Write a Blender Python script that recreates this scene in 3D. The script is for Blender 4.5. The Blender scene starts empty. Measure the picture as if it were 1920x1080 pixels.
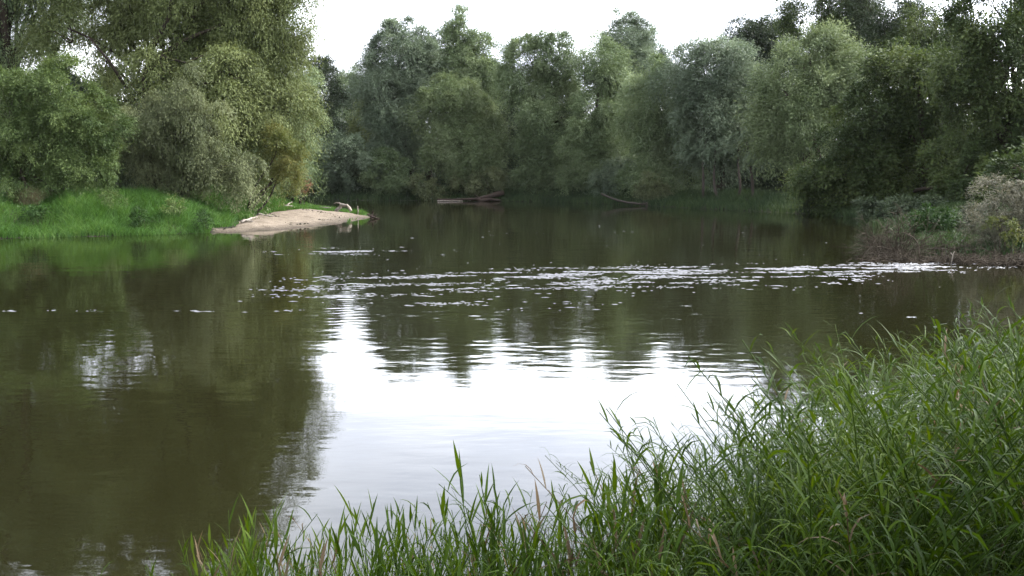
import bpy, math, random
import numpy as np
from mathutils import Vector

# ------------------------------------------------------------------ camera, sky, sun, exposure
scene = bpy.context.scene
COL = scene.collection
F = 1900.0                       # focal length in pixels of a 1920 px wide frame
CAM_H = 3.0
PITCH = math.radians(6.6)
cam_data = bpy.data.cameras.new("camera")
cam = bpy.data.objects.new("camera", cam_data)
COL.objects.link(cam)
cam_data.sensor_width = 36.0
cam_data.lens = 36.0 * F / 1920.0
cam_data.clip_start = 0.1
cam_data.clip_end = 5000.0
cam.location = (0, 0, CAM_H)
cam.rotation_euler = (math.radians(90) - PITCH, 0, 0)
scene.camera = cam

SUN_EL, SUN_AZ = math.radians(46), math.radians(72)      # azimuth clockwise from +Y: to the right, a little ahead
world = bpy.data.worlds.new("World")
scene.world = world
world.use_nodes = True
wn = world.node_tree
wn.nodes.clear()
w_out = wn.nodes.new("ShaderNodeOutputWorld")
w_bg = wn.nodes.new("ShaderNodeBackground")
w_sky = wn.nodes.new("ShaderNodeTexSky")
w_sky.sky_type = 'NISHITA'
w_sky.sun_disc = False
w_sky.sun_elevation = SUN_EL
w_sky.sun_rotation = SUN_AZ
w_sky.air_density = 1.0
w_sky.dust_density = 3.0
w_hs = wn.nodes.new("ShaderNodeHueSaturation")
w_hs.inputs["Saturation"].default_value = 0.15
w_hs.inputs["Value"].default_value = 1.0
w_tc = wn.nodes.new("ShaderNodeTexCoord")
w_map = wn.nodes.new("ShaderNodeMapping")
w_map.inputs["Scale"].default_value = (1.6, 1.6, 4.5)
w_no = wn.nodes.new("ShaderNodeTexNoise")
w_no.inputs["Scale"].default_value = 1.7
w_no.inputs["Detail"].default_value = 5.0
w_rp = wn.nodes.new("ShaderNodeValToRGB")
w_rp.color_ramp.elements[0].position = 0.35
w_rp.color_ramp.elements[0].color = (0.80, 0.845, 0.97, 1)
w_rp.color_ramp.elements[1].position = 0.65
w_rp.color_ramp.elements[1].color = (1.18, 1.19, 1.24, 1)
w_mul = wn.nodes.new("ShaderNodeMix")
w_mul.data_type = 'RGBA'
w_mul.blend_type = 'MULTIPLY'
w_mul.inputs[0].default_value = 1.0
wn.links.new(w_tc.outputs["Generated"], w_map.inputs["Vector"])
wn.links.new(w_map.outputs[0], w_no.inputs["Vector"])
wn.links.new(w_no.outputs[0], w_rp.inputs[0])
wn.links.new(w_sky.outputs[0], w_hs.inputs["Color"])
wn.links.new(w_hs.outputs[0], w_mul.inputs[6])
wn.links.new(w_rp.outputs[0], w_mul.inputs[7])
wn.links.new(w_mul.outputs[2], w_bg.inputs[0])
w_bg.inputs[1].default_value = 0.15
wn.links.new(w_bg.outputs[0], w_out.inputs[0])

sun_data = bpy.data.lights.new("sun", 'SUN')
sun = bpy.data.objects.new("sun", sun_data)
COL.objects.link(sun)
sun_data.energy = 1.15
sun_data.angle = math.radians(12)
sun_data.color = (1.0, 0.93, 0.82)
to_sun = Vector((math.sin(SUN_AZ) * math.cos(SUN_EL), math.cos(SUN_AZ) * math.cos(SUN_EL), math.sin(SUN_EL)))
sun.rotation_euler = to_sun.to_track_quat('Z', 'Y').to_euler()
sun.location = to_sun * 200

scene.view_settings.view_transform = 'Standard'
scene.view_settings.look = 'None'
scene.view_settings.exposure = 2.75
scene.view_settings.gamma = 1.0
scene.view_settings.use_curve_mapping = False
scene.render.engine = 'CYCLES'
cy = scene.cycles
cy.max_bounces = 6
cy.diffuse_bounces = 3
cy.glossy_bounces = 3
cy.transmission_bounces = 3
cy.transparent_max_bounces = 4
cy.caustics_reflective = False
cy.caustics_refractive = False
cy.use_denoising = True

# ------------------------------------------------------------------ helpers
RNG = np.random.default_rng(7)
CP, SP = math.cos(PITCH), math.sin(PITCH)


def at(px, py, Y):
    """Point at ground distance Y seen at pixel (px, py) of the 1920x1080 frame."""
    u, v = (px - 960) / F, (540 - py) / F
    dx, dy, dz = u, CP + v * SP, -SP + v * CP
    k = Y / dy
    return np.array([dx * k, Y, CAM_H + dz * k])


def m_per_px(Y):
    return Y / F


def tag(o, label=None, cat=None, group=None, kind=None):
    if label: o["label"] = label
    if cat: o["category"] = cat
    if group: o["group"] = group
    if kind: o["kind"] = kind
    return o


def mesh_np(name, verts, quads=None, tris=None, tint=None, smooth=False):
    me = bpy.data.meshes.new(name)
    verts = np.asarray(verts, dtype=np.float32)
    nq = 0 if quads is None else len(quads)
    nt = 0 if tris is None else len(tris)
    me.vertices.add(len(verts))
    me.vertices.foreach_set("co", verts.ravel())
    parts, totals = [], []
    if nq:
        parts.append(np.asarray(quads, dtype=np.int32).ravel()); totals.append(np.full(nq, 4, dtype=np.int32))
    if nt:
        parts.append(np.asarray(tris, dtype=np.int32).ravel()); totals.append(np.full(nt, 3, dtype=np.int32))
    li = np.concatenate(parts); lt = np.concatenate(totals)
    ls = np.zeros(len(lt), dtype=np.int32); ls[1:] = np.cumsum(lt)[:-1]
    me.loops.add(len(li))
    me.loops.foreach_set("vertex_index", li)
    me.polygons.add(len(lt))
    me.polygons.foreach_set("loop_start", ls)
    me.polygons.foreach_set("use_smooth", np.full(len(lt), smooth, dtype=bool))
    if tint is not None:
        a = me.attributes.new("tint", 'FLOAT', 'POINT')
        a.data.foreach_set("value", np.asarray(tint, dtype=np.float32))
    me.update(calc_edges=True)
    return me


def link(name, me, mat, parent=None, loc=None):
    o = bpy.data.objects.new(name, me)
    COL.objects.link(o)
    if mat is not None and not me.materials:
        me.materials.append(mat)
    if parent is not None:
        o.parent = parent
    if loc is not None:
        o.location = loc
    return o


def empty(name, loc):
    o = bpy.data.objects.new(name, None)
    o.empty_display_size = 0.3
    o.location = loc
    COL.objects.link(o)
    return o


def unit(v):
    return v / np.maximum(np.linalg.norm(v, axis=-1, keepdims=True), 1e-9)


def rand_dirs(rng, n):
    return unit(rng.normal(size=(n, 3)))


class Tubes:
    """Collects tapered tubes along polylines into one mesh."""
    def __init__(self, sides=6):
        self.s = sides; self.v = []; self.q = []; self.n = 0

    def add(self, pts, radii):
        pts = np.asarray(pts, float); n = len(pts); s = self.s
        tan = unit(np.gradient(pts, axis=0))
        ref = np.array([0.31, 0.17, 0.93]) if abs(tan[0] @ np.array([0.31, 0.17, 0.93])) < 0.9 else np.array([1.0, 0, 0])
        a = unit(np.cross(tan, ref)); b = np.cross(tan, a)
        ang = np.arange(s) * 2 * math.pi / s
        ring = (a[:, None, :] * np.cos(ang)[None, :, None] + b[:, None, :] * np.sin(ang)[None, :, None])
        vv = pts[:, None, :] + ring * np.asarray(radii)[:, None, None]
        self.v.append(vv.reshape(-1, 3))
        i = np.arange(n - 1)[:, None] * s + np.arange(s)[None, :] + self.n
        j = np.arange(n - 1)[:, None] * s + ((np.arange(s) + 1) % s)[None, :] + self.n
        self.q.append(np.stack([i, j, j + s, i + s], -1).reshape(-1, 4))
        e0 = self.n + np.arange(s); e1 = self.n + (n - 1) * s + np.arange(s)
        for e in (e0[::-1], e1):                       # close both ends
            for k in range(1, s - 2, 2):
                self.q.append(np.array([[e[0], e[k], e[k + 1], e[k + 2]]]))
            if s % 2:
                self.q.append(np.array([[e[0], e[s - 2], e[s - 1], e[s - 1]]])[:0].reshape(0, 4))
        self.n += n * s

    def build(self, name, mat, parent=None):
        me = mesh_np(name, np.concatenate(self.v), np.concatenate(self.q), smooth=True)
        return link(name, me, mat, parent)


def wobble_line(rng, a, b, n=7, amp=0.08, sag=0.0):
    a = np.asarray(a, float); b = np.asarray(b, float)
    t = np.linspace(0, 1, n)[:, None]
    L = np.linalg.norm(b - a)
    p = a + (b - a) * t
    w = np.sin(np.pi * t) * (rng.normal(size=3) * amp * L)[None, :]
    w2 = np.sin(2 * np.pi * t) * (rng.normal(size=3) * amp * 0.5 * L)[None, :]
    p = p + w + w2
    p[:, 2] += (np.sin(np.pi * t) * sag * L)[:, 0]
    return p


# ------------------------------------------------------------------ materials
def new_mat(name):
    m = bpy.data.materials.new(name)
    m.use_nodes = True
    nt = m.node_tree
    nt.nodes.clear()
    return m, nt, nt.nodes.new("ShaderNodeOutputMaterial")


def leaf_mat(name, c0, c1, c2, trans=0.3, patch=0.25, rough=0.6, spec=0.12):
    """Foliage: colour by each leaf's own tint and by soft patches along the plant, lit on both sides."""
    m, nt, out = new_mat(name)
    N, L = nt.nodes.new, nt.links.new
    at_ = N("ShaderNodeAttribute"); at_.attribute_name = "tint"
    geo = N("ShaderNodeNewGeometry")
    no = N("ShaderNodeTexNoise"); no.inputs["Scale"].default_value = patch; no.inputs["Detail"].default_value = 2
    L(geo.outputs["Position"], no.inputs["Vector"])
    ma = N("ShaderNodeMath"); ma.operation = 'MULTIPLY_ADD'
    ma.inputs[1].default_value = 1.1; ma.inputs[2].default_value = -0.55
    L(no.outputs[0], ma.inputs[0])
    ad = N("ShaderNodeMath"); ad.operation = 'ADD'; ad.use_clamp = True
    L(at_.outputs["Fac"], ad.inputs[0]); L(ma.outputs[0], ad.inputs[1])
    rp = N("ShaderNodeValToRGB")
    e = rp.color_ramp.elements
    e[0].position = 0.0; e[0].color = (*c0, 1)
    e[1].position = 1.0; e[1].color = (*c2, 1)
    k = e.new(0.5); k.color = (*c1, 1)
    L(ad.outputs[0], rp.inputs[0])
    bs = N("ShaderNodeBsdfPrincipled")
    bs.inputs["Roughness"].default_value = rough
    bs.inputs["Specular IOR Level"].default_value = spec
    tr = N("ShaderNodeBsdfTranslucent")
    hs = N("ShaderNodeHueSaturation"); hs.inputs["Hue"].default_value = 0.485
    hs.inputs["Saturation"].default_value = 1.15; hs.inputs["Value"].default_value = 1.1
    L(rp.outputs[0], bs.inputs["Base Color"]); L(rp.outputs[0], hs.inputs["Color"]); L(hs.outputs[0], tr.inputs["Color"])
    mx = N("ShaderNodeMixShader"); mx.inputs[0].default_value = trans
    L(bs.outputs[0], mx.inputs[1]); L(tr.outputs[0], mx.inputs[2]); L(mx.outputs[0], out.inputs[0])
    return m


def rough_mat(name, c0, c1, scale, bump=0.3, stretch=(1, 1, 1), rough=0.9, spec=0.05):
    m, nt, out = new_mat(name)
    N, L = nt.nodes.new, nt.links.new
    geo = N("ShaderNodeNewGeometry")
    mp = N("ShaderNodeMapping"); mp.inputs["Scale"].default_value = stretch
    L(geo.outputs["Position"], mp.inputs["Vector"])
    n1 = N("ShaderNodeTexNoise"); n1.inputs["Scale"].default_value = scale; n1.inputs["Detail"].default_value = 7
    n1.inputs["Roughness"].default_value = 0.65
    L(mp.outputs[0], n1.inputs["Vector"])
    rp = N("ShaderNodeValToRGB")
    rp.color_ramp.elements[0].position = 0.3; rp.color_ramp.elements[0].color = (*c0, 1)
    rp.color_ramp.elements[1].position = 0.7; rp.color_ramp.elements[1].color = (*c1, 1)
    L(n1.outputs[0], rp.inputs[0])
    bs = N("ShaderNodeBsdfPrincipled"); bs.inputs["Roughness"].default_value = rough
    bs.inputs["Specular IOR Level"].default_value = spec
    L(rp.outputs[0], bs.inputs["Base Color"])
    bp = N("ShaderNodeBump"); bp.inputs["Strength"].default_value = bump; bp.inputs["Distance"].default_value = 0.05
    L(n1.outputs[0], bp.inputs["Height"]); L(bp.outputs[0], bs.inputs["Normal"])
    L(bs.outputs[0], out.inputs[0])
    return m


def water_mat():
    m, nt, out = new_mat("river_water")
    N, L = nt.nodes.new, nt.links.new
    geo = N("ShaderNodeNewGeometry")

    def noise(scale, stretch, detail, rough=0.5):
        mp = N("ShaderNodeMapping"); mp.inputs["Scale"].default_value = stretch
        L(geo.outputs["Position"], mp.inputs["Vector"])
        n = N("ShaderNodeTexNoise"); n.inputs["Scale"].default_value = scale
        n.inputs["Detail"].default_value = detail; n.inputs["Roughness"].default_value = rough
        L(mp.outputs[0], n.inputs["Vector"])
        return n.outputs[0]

    def math_(op, a, b=None, c=None, clamp=False):
        n = N("ShaderNodeMath"); n.operation = op; n.use_clamp = clamp
        for i, x in enumerate((a, b, c)):
            if x is None: continue
            if isinstance(x, (int, float)): n.inputs[i].default_value = x
            else: L(x, n.inputs[i])
        return n.outputs[0]

    fine = noise(5.0, (0.5, 1.0, 1), 3)
    mid = noise(1.5, (0.45, 1.0, 1), 3)
    big = noise(0.35, (0.6, 1.0, 1), 2)
    h = math_('MULTIPLY', fine, 0.0012)
    h = math_('ADD', h, math_('MULTIPLY', mid, 0.0060))
    h = math_('ADD', h, math_('MULTIPLY', big, 0.006))
    bp = N("ShaderNodeBump"); bp.inputs["Strength"].default_value = 1.0; bp.inputs["Distance"].default_value = 1.0
    L(h, bp.inputs["Height"])
    bs = N("ShaderNodeBsdfPrincipled")
    bs.inputs["Base Color"].default_value = (0.0070, 0.0068, 0.0025, 1)
    bs.inputs["IOR"].default_value = 1.333
    bs.inputs["Roughness"].default_value = 0.02
    L(bp.outputs[0], bs.inputs["Normal"])
    L(bs.outputs[0], out.inputs[0])
    return m


M = {}
M['willow'] = leaf_mat("willow_leaf", (0.0559, 0.0807, 0.0358), (0.1028, 0.1394, 0.0652), (0.1674, 0.2103, 0.1031))
M['pale'] = leaf_mat("pale_willow_leaf", (0.0592, 0.0833, 0.0344), (0.1012, 0.1332, 0.0597), (0.1577, 0.1937, 0.0942))
M['grey'] = leaf_mat("grey_willow_leaf", (0.0557, 0.0776, 0.0466), (0.1008, 0.1317, 0.0803), (0.1565, 0.1952, 0.1226))
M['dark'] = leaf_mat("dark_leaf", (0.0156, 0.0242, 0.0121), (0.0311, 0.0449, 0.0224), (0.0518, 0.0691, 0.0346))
M['alder'] = leaf_mat("alder_leaf", (0.0219, 0.0350, 0.0119), (0.0395, 0.0583, 0.0195), (0.0730, 0.0971, 0.0306))
M['olive'] = leaf_mat("olive_leaf", (0.0537, 0.0694, 0.0227), (0.0935, 0.1145, 0.0402), (0.1422, 0.1669, 0.0645))
M['bush'] = leaf_mat("bush_leaf", (0.0356, 0.0578, 0.0176), (0.0651, 0.0954, 0.0300), (0.1090, 0.1465, 0.0484))
M['silver'] = leaf_mat("silver_leaf", (0.0557, 0.0679, 0.0299), (0.0941, 0.1091, 0.0506), (0.1436, 0.1608, 0.0786))
M['tan'] = leaf_mat("tan_silver_leaf", (0.054, 0.054, 0.034), (0.092, 0.090, 0.060), (0.14, 0.136, 0.094))
M['yellow'] = leaf_mat("yellowing_leaf", (0.0405, 0.0557, 0.0161), (0.0751, 0.0875, 0.0225), (0.1156, 0.1114, 0.0321))
M['autumn'] = leaf_mat("autumn_leaf", (0.10, 0.075, 0.04), (0.19, 0.11, 0.065), (0.26, 0.155, 0.095))
M['bright'] = leaf_mat("bright_green_leaf", (0.0112, 0.0274, 0.0064), (0.0192, 0.0441, 0.0096), (0.0336, 0.0646, 0.0160))
M['meadow'] = leaf_mat("meadow_grass", (0.0244, 0.0635, 0.0120), (0.0471, 0.1074, 0.0222), (0.0894, 0.1546, 0.0428), trans=0.35, patch=0.55)
M['drygrass'] = leaf_mat("dry_grass", (0.09, 0.085, 0.04), (0.14, 0.125, 0.065), (0.19, 0.165, 0.095), trans=0.3)
M['bankgrass'] = leaf_mat("bank_grass", (0.0140, 0.0276, 0.0102), (0.0259, 0.0460, 0.0163), (0.0454, 0.0662, 0.0231), trans=0.3)
M['reed'] = leaf_mat("reed_leaf", (0.0123, 0.0272, 0.0017), (0.0262, 0.0527, 0.0035), (0.0543, 0.0863, 0.0072), trans=0.38, patch=1.2, spec=0.1, rough=0.55)
M['reedtan'] = leaf_mat("reed_tan_leaf", (0.05, 0.04, 0.020), (0.085, 0.062, 0.034), (0.12, 0.09, 0.05), trans=0.3, patch=1.2)
M['bark'] = rough_mat("bark", (0.016, 0.013, 0.010), (0.045, 0.036, 0.027), 6.0, 0.8, (1, 1, 0.25))
M['palebark'] = rough_mat("pale_bark", (0.026, 0.022, 0.018), (0.060, 0.050, 0.041), 6.0, 0.8, (1, 1, 0.25))
M['sunlog'] = rough_mat("weathered_log", (0.026, 0.022, 0.018), (0.060, 0.050, 0.042), 8.0, 0.6)
M['drift'] = rough_mat("driftwood", (0.12, 0.10, 0.08), (0.28, 0.25, 0.21), 9.0, 0.6, (1, 1, 1))
M['redwood'] = rough_mat("wet_red_bark", (0.020, 0.0145, 0.0115), (0.052, 0.038, 0.030), 7.0, 0.7)
M['twig'] = rough_mat("dead_twig", (0.022, 0.018, 0.013), (0.058, 0.047, 0.034), 5.0, 0.3)
M['soil'] = rough_mat("soil", (0.010, 0.011, 0.007), (0.026, 0.026, 0.016), 2.5, 0.8)
def sand_mat():
    m = rough_mat("sand", (0.095, 0.078, 0.058), (0.176, 0.148, 0.114), 1.6, 0.6)
    nt = m.node_tree; N, L = nt.nodes.new, nt.links.new
    bs = next(n for n in nt.nodes if n.type == 'BSDF_PRINCIPLED')
    old = bs.inputs["Base Color"].links[0].from_socket
    geo = next(n for n in nt.nodes if n.type == 'NEW_GEOMETRY')
    g2 = N("ShaderNodeTexNoise"); g2.inputs["Scale"].default_value = 14; g2.inputs["Detail"].default_value = 4
    L(geo.outputs["Position"], g2.inputs["Vector"])
    r2 = N("ShaderNodeValToRGB"); r2.color_ramp.elements[0].position = 0.36; r2.color_ramp.elements[0].color = (0.5, 0.47, 0.44, 1)
    r2.color_ramp.elements[1].position = 0.5; r2.color_ramp.elements[1].color = (1, 1, 1, 1)
    L(g2.outputs[0], r2.inputs[0])
    sp = N("ShaderNodeSeparateXYZ"); L(geo.outputs["Position"], sp.inputs[0])
    ad = N("ShaderNodeMath"); ad.operation = 'MULTIPLY_ADD'; ad.inputs[1].default_value = 0.18
    L(g2.outputs[0], ad.inputs[0]); L(sp.outputs[2], ad.inputs[2])
    mr = N("ShaderNodeMapRange"); mr.inputs[1].default_value = 0.12; mr.inputs[2].default_value = 0.30
    mr.inputs[3].default_value = 0.42; mr.inputs[4].default_value = 1.0
    L(ad.outputs[0], mr.inputs[0])
    a = N("ShaderNodeMix"); a.data_type = 'RGBA'; a.blend_type = 'MULTIPLY'; a.inputs[0].default_value = 1
    L(old, a.inputs[6]); L(r2.outputs[0], a.inputs[7])
    b = N("ShaderNodeVectorMath"); b.operation = 'SCALE'
    L(a.outputs[2], b.inputs[0]); L(mr.outputs[0], b.inputs["Scale"])
    L(b.outputs[0], bs.inputs["Base Color"])
    return m


M['sand'] = sand_mat()
M['water'] = water_mat()

# ------------------------------------------------------------------ river plan and terrain
RIVER = np.array([
    (-140, -34), (-60, -6), (-20, 1.5), (-6, 3.6), (-2.5, 4.3), (-0.5, 4.7), (0.7, 5.2), (1.6, 6.2), (2.6, 7.8), (4.4, 9.8),
    (8.0, 13.2), (11.8, 20), (15.6, 27), (16.9, 30.5), (15.6, 34), (15.0, 38), (17.6, 43), (18.8, 50), (20.2, 58), (22, 64), (21, 70),
    (17, 77), (11, 88), (5, 97), (-4, 102), (-20, 104), (-40, 106), (-70, 110), (-140, 114),
    (-140, 94), (-60, 90), (-30, 88), (-18, 84), (-14, 78), (-11, 72), (-9.3, 67), (-9.6, 60), (-11.3, 53.5), (-13.4, 50.2), (-15.5, 48.6), (-18.5, 47),
    (-22, 45.4), (-30, 42), (-45, 30), (-70, 14), (-140, -4)], float)


def river_sd(x, y):
    """Signed distance to the waterline, positive on land."""
    p = np.stack([x, y], -1)
    d2 = np.full(x.shape, 1e18); inside = np.zeros(x.shape, bool)
    n = len(RIVER)
    for i in range(n):
        a = RIVER[i]; b = RIVER[(i + 1) % n]
        ab = b - a
        t = np.clip(((p - a) @ ab) / (ab @ ab), 0, 1)
        q = a + t[..., None] * ab
        d2 = np.minimum(d2, ((p - q) ** 2).sum(-1))
        if a[1] != b[1]:
            c = ((a[1] > y) != (b[1] > y)) & (x < (b[0] - a[0]) * (y - a[1]) / (b[1] - a[1]) + a[0])
            inside ^= c
    d = np.sqrt(d2)
    return np.where(inside, -d, d)


def sm(t):
    t = np.clip(t, 0, 1)
    return t * t * (3 - 2 * t)


def ground_h(x, y):
    x = np.asarray(x, float); y = np.asarray(y, float)
    d = river_sd(x, y)
    d = d + 0.25 * np.sin(x * 1.3 + 0.7 * y) + 0.18 * np.sin(y * 2.1 - x * 0.6)
    near = sm((30 - y) / 6) * sm((x + 14) / 6)
    spit = sm((x + 17.5) / 3.0) * sm((y - 47) / 3) * sm((86 - y) / 8) * sm((-x - 4) / 3)
    left = sm((-x - 6) / 4) * sm((94 - y) / 4) * (1 - spit)
    far = np.clip(1 - near - left - spit, 0, 1)
    land = near * 1.4 * sm(d / 4.6) + left * 1.3 * sm(d / 4.5) + spit * 0.45 * sm(d / 4.5) + far * 0.9 * sm(d / 5)
    land = land + np.clip(d - 12, 0, 400) * 0.012
    land = land + 0.06 * np.sin(x * 0.9) * np.sin(y * 0.7 + 1) * sm(d / 2)
    bed = np.clip(d, -4, 0) * 0.4
    return np.where(d > 0, land, bed)


def axis(segs):
    out = []
    for a, b, s in segs:
        out.append(np.arange(a, b, s))
    return np.concatenate(out + [np.array([segs[-1][1]])])


gx = axis([(-2500, -300, 200), (-300, -80, 10), (-80, -30, 2.5), (-30, 30, 0.6), (30, 80, 2.5), (80, 300, 10), (300, 2500, 200)])
gy = axis([(-300, -20, 20), (-20, 2, 1.5), (2, 16, 0.4), (16, 110, 0.8), (110, 200, 6), (200, 3400, 200)])
GX, GY = np.meshgrid(gx, gy, indexing='ij')
GZ = ground_h(GX, GY)
ni, nj = GX.shape
idx = np.arange(ni * nj).reshape(ni, nj)
quads = np.stack([idx[:-1, :-1], idx[1:, :-1], idx[1:, 1:], idx[:-1, 1:]], -1).reshape(-1, 4)
g = link("ground", mesh_np("ground", np.stack([GX, GY, GZ], -1).reshape(-1, 3), quads, smooth=True), M['soil'])
tag(g, kind='structure')

wx = axis([(-330, -90, 40), (-90, -26, 4), (-26, 19, 0.1), (19, 79, 4)])
wy = axis([(-90, 6, 8), (6, 10, 0.5), (10, 20, 0.075), (20, 42, 0.045), (42, 46, 0.1), (46, 70, 0.25), (70, 126, 4)])
WX, WY = np.meshgrid(wx, wy, indexing='ij')


def waves(rng, x, y, n, lmin, lmax, turn):
    """Sum of short crested sine waves; every one has a slope of about one."""
    out = np.zeros_like(x)
    for i in range(n):
        lam = lmin * (lmax / lmin) ** rng.random()
        a = math.pi / 2 + rng.normal() * turn
        k = 2 * math.pi / lam
        out += np.sin(k * (x * math.cos(a) + y * math.sin(a)) + rng.random() * 6.28) / k
    return out / math.sqrt(n)


def soft_noise(x, y, sx, sy, seed):
    r = np.random.default_rng(seed); out = np.zeros_like(x)
    for i in range(12):
        a = r.random() * 6.28; f = 0.6 + 1.6 * r.random()
        out += np.sin((x / sx * math.cos(a) + y / sy * math.sin(a)) * f * 3 + r.random() * 6.28)
    return out / math.sqrt(12) * 1.4


rw = np.random.default_rng(3)
inside = sm((WX + 25) / 4) * sm((18.5 - WX) / 3) * sm((WY - 10) / 5) * sm((69 - WY) / 10)
live = inside * (0.3 + 0.7 * sm((WX + 13) / 7)) * sm((WY - 9) / 7) * sm((56 - WY) / 12) * sm((15 - WX) / 4 + 0.3)
patch = sm(0.5 + 0.7 * soft_noise(WX, WY, 9, 5, 21))
ctr = 29.6 + 0.18 * WX + 0.5 * soft_noise(WX, WY, 14, 14, 22)
rif = np.exp(-((WY - ctr) / 2.0) ** 2) * sm((WX + 7.5) / 9) * sm((16.5 - WX) / 2)
ctr2 = 25.6 + 0.22 * WX + 0.8 * soft_noise(WX, WY, 10, 10, 26)
rif += 0.45 * np.exp(-((WY - ctr2) / 1.1) ** 2) * sm((WX + 8) / 5) * sm((9 - WX) / 5)
rif += 0.35 * np.exp(-((WY - 21.5 - 0.3 * WX) / 1.3) ** 2) * sm((WX + 6) / 3) * sm((5 - WX) / 4)
rif += 0.8 * np.exp(-((WY - 37.6) / 1.8) ** 2 - ((WX + 6.6) / 1.9) ** 2)
streak = sm(0.55 + 0.8 * soft_noise(WX, WY, 6.0, 0.9, 23)) * (0.5 + 0.5 * sm(0.5 + 0.8 * soft_noise(WX, WY, 0.9, 0.5, 24)))
dots = sm((soft_noise(WX, WY, 0.45, 0.35, 25) - 2.1) / 0.6) * inside * sm((56 - WY) / 12)
rif3 = np.exp(-((WY - 24.5) / 4.0) ** 2 - ((WX + 3.2) / 2.0) ** 2) + 0.7 * np.exp(-((WY - 27.0) / 2.2) ** 2 - ((WX - 0.5) / 4.0) ** 2)
gust = 0.35 + 0.65 * sm(0.5 + 0.7 * soft_noise(WX, WY, 7, 1.6, 23))
WZ = waves(rw, WX, WY, 60, 0.18, 0.5, 0.5) * 0.011 * live * (0.45 + 0.55 * patch)
WZ += waves(rw, WX, WY, 20, 1.2, 3.0, 0.7) * 0.0018 * inside
WZ += waves(rw, WX, WY, 110, 0.15, 0.42, 0.32) * inside * (gust * 0.028 * rif3 + (0.5 + 0.5 * gust) * (0.062 + 0.055 * sm((WX - 1) / 9)) * rif)
WZ += waves(rw, WX, WY, 40, 0.24, 0.5, 0.7) * 0.09 * dots
idx = np.arange(WX.size).reshape(WX.shape)
q = np.stack([idx[:-1, :-1], idx[1:, :-1], idx[1:, 1:], idx[:-1, 1:]], -1).reshape(-1, 4)
w = link("water", mesh_np("water", np.stack([WX, WY, WZ], -1).reshape(-1, 3), q, smooth=True), M['water'])
tag(w, kind='structure')

# foam: small flecks in a left drift line; on the riffle also stand-ins for glints
fr = np.random.default_rng(77)


def riffle_density(x, y):
    c1 = 29.6 + 0.18 * x + 0.5 * soft_noise(x, y, 14, 14, 22)
    d_ = np.exp(-((y - c1) / 1.1) ** 2) * sm((x + 7.5) / 9) * sm((16.5 - x) / 2)
    c2 = 26.4 + 0.22 * x
    d_ += 0.40 * np.exp(-((y - c2) / 1.3) ** 2) * sm((x + 7) / 3) * sm((12 - x) / 5)
    d_ += 0.30 * np.exp(-((y - 22.6 - 0.05 * x) / 0.5) ** 2) * sm((x + 4) / 1) * sm((3 - x) / 3)
    d_ += 0.9 * np.exp(-((y - 37.6) / 1.0) ** 2 - ((x + 6.6) / 1.4) ** 2)
    d_ *= sm(0.15 + 1.1 * soft_noise(x, y, 3.0, 0.55, 41)) * (0.25 + 0.75 * sm(0.4 + 1.0 * soft_noise(x, y, 0.7, 0.25, 42)))
    d_ += 0.20 * np.exp(-((y - 21.7 - 0.15 * np.sin(x * 1.3)) / 0.12) ** 2) * sm((x + 13) / 2) * sm((-4 - x) / 1) * sm(0.4 + soft_noise(x, y, 0.8, 0.8, 43))
    return d_ + 0.0003 * sm((x + 7) / 3) * sm((14 - x) / 3) * sm((60 - y) / 15) * sm((y - 18) / 4)


fx = fr.uniform(-13, 17, 420000); fy = fr.uniform(17, 60, 420000)
ok = fr.random(420000) < riffle_density(fx, fy)
fx, fy = fx[ok], fy[ok]
ix = np.clip(np.searchsorted(wx, fx), 0, len(wx) - 1); iy = np.clip(np.searchsorted(wy, fy), 0, len(wy) - 1)
fz = WZ[ix, iy] + 0.004
a8 = np.arange(6) * math.pi / 3
rr_ = (0.006 + 0.013 * fr.random(len(fx)) ** 2.5)[:, None] * fr.uniform(0.6, 1.4, (len(fx), 6))
rim = np.stack([fx[:, None] + np.cos(a8) * rr_ * (4.0 + 13 * fr.random((len(fx), 1)) ** 2), fy[:, None] + np.sin(a8) * rr_, np.repeat(fz[:, None] - 0.01, 6, 1)], -1)
topv = np.stack([fx, fy, fz + 0.006 + 0.1 * rr_.mean(1)], -1)[:, None, :]
fv = np.concatenate([rim, topv], 1).reshape(-1, 3)
ft = np.array([(i, (i + 1) % 6, 6) for i in range(6)])
ft = (ft[None] + (np.arange(len(fx)) * 7)[:, None, None]).reshape(-1, 3)
fm, fnt, fout = new_mat("foam")
fb = fnt.nodes.new("ShaderNodeBsdfPrincipled"); fb.inputs["Base Color"].default_value = (0.115, 0.118, 0.125, 1)
fb.inputs["Roughness"].default_value = 0.5
fnt.links.new(fb.outputs[0], fout.inputs[0])
tag(link("foam", mesh_np("foam", fv, None, ft, smooth=True), fm), "white flecks of foam and stand-in glints drifting on the riffle across the river", "foam", kind='stuff')
print("foam", len(fx))

# sandbar: its own gently domed sheet on the spit
SAND = np.array([(-14.6, 49.2), (-13.0, 50.4), (-11.2, 53.5), (-9.5, 59.6), (-9.0, 67), (-10.3, 70), (-12.5, 70), (-14.4, 67.5),
                 (-14.9, 63), (-14.6, 57), (-14.4, 53), (-14.9, 50.8)])


def poly_sd(P, x, y):
    global RIVER
    keep = RIVER; RIVER = P
    r = -river_sd(x, y)
    RIVER = keep
    return r


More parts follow.
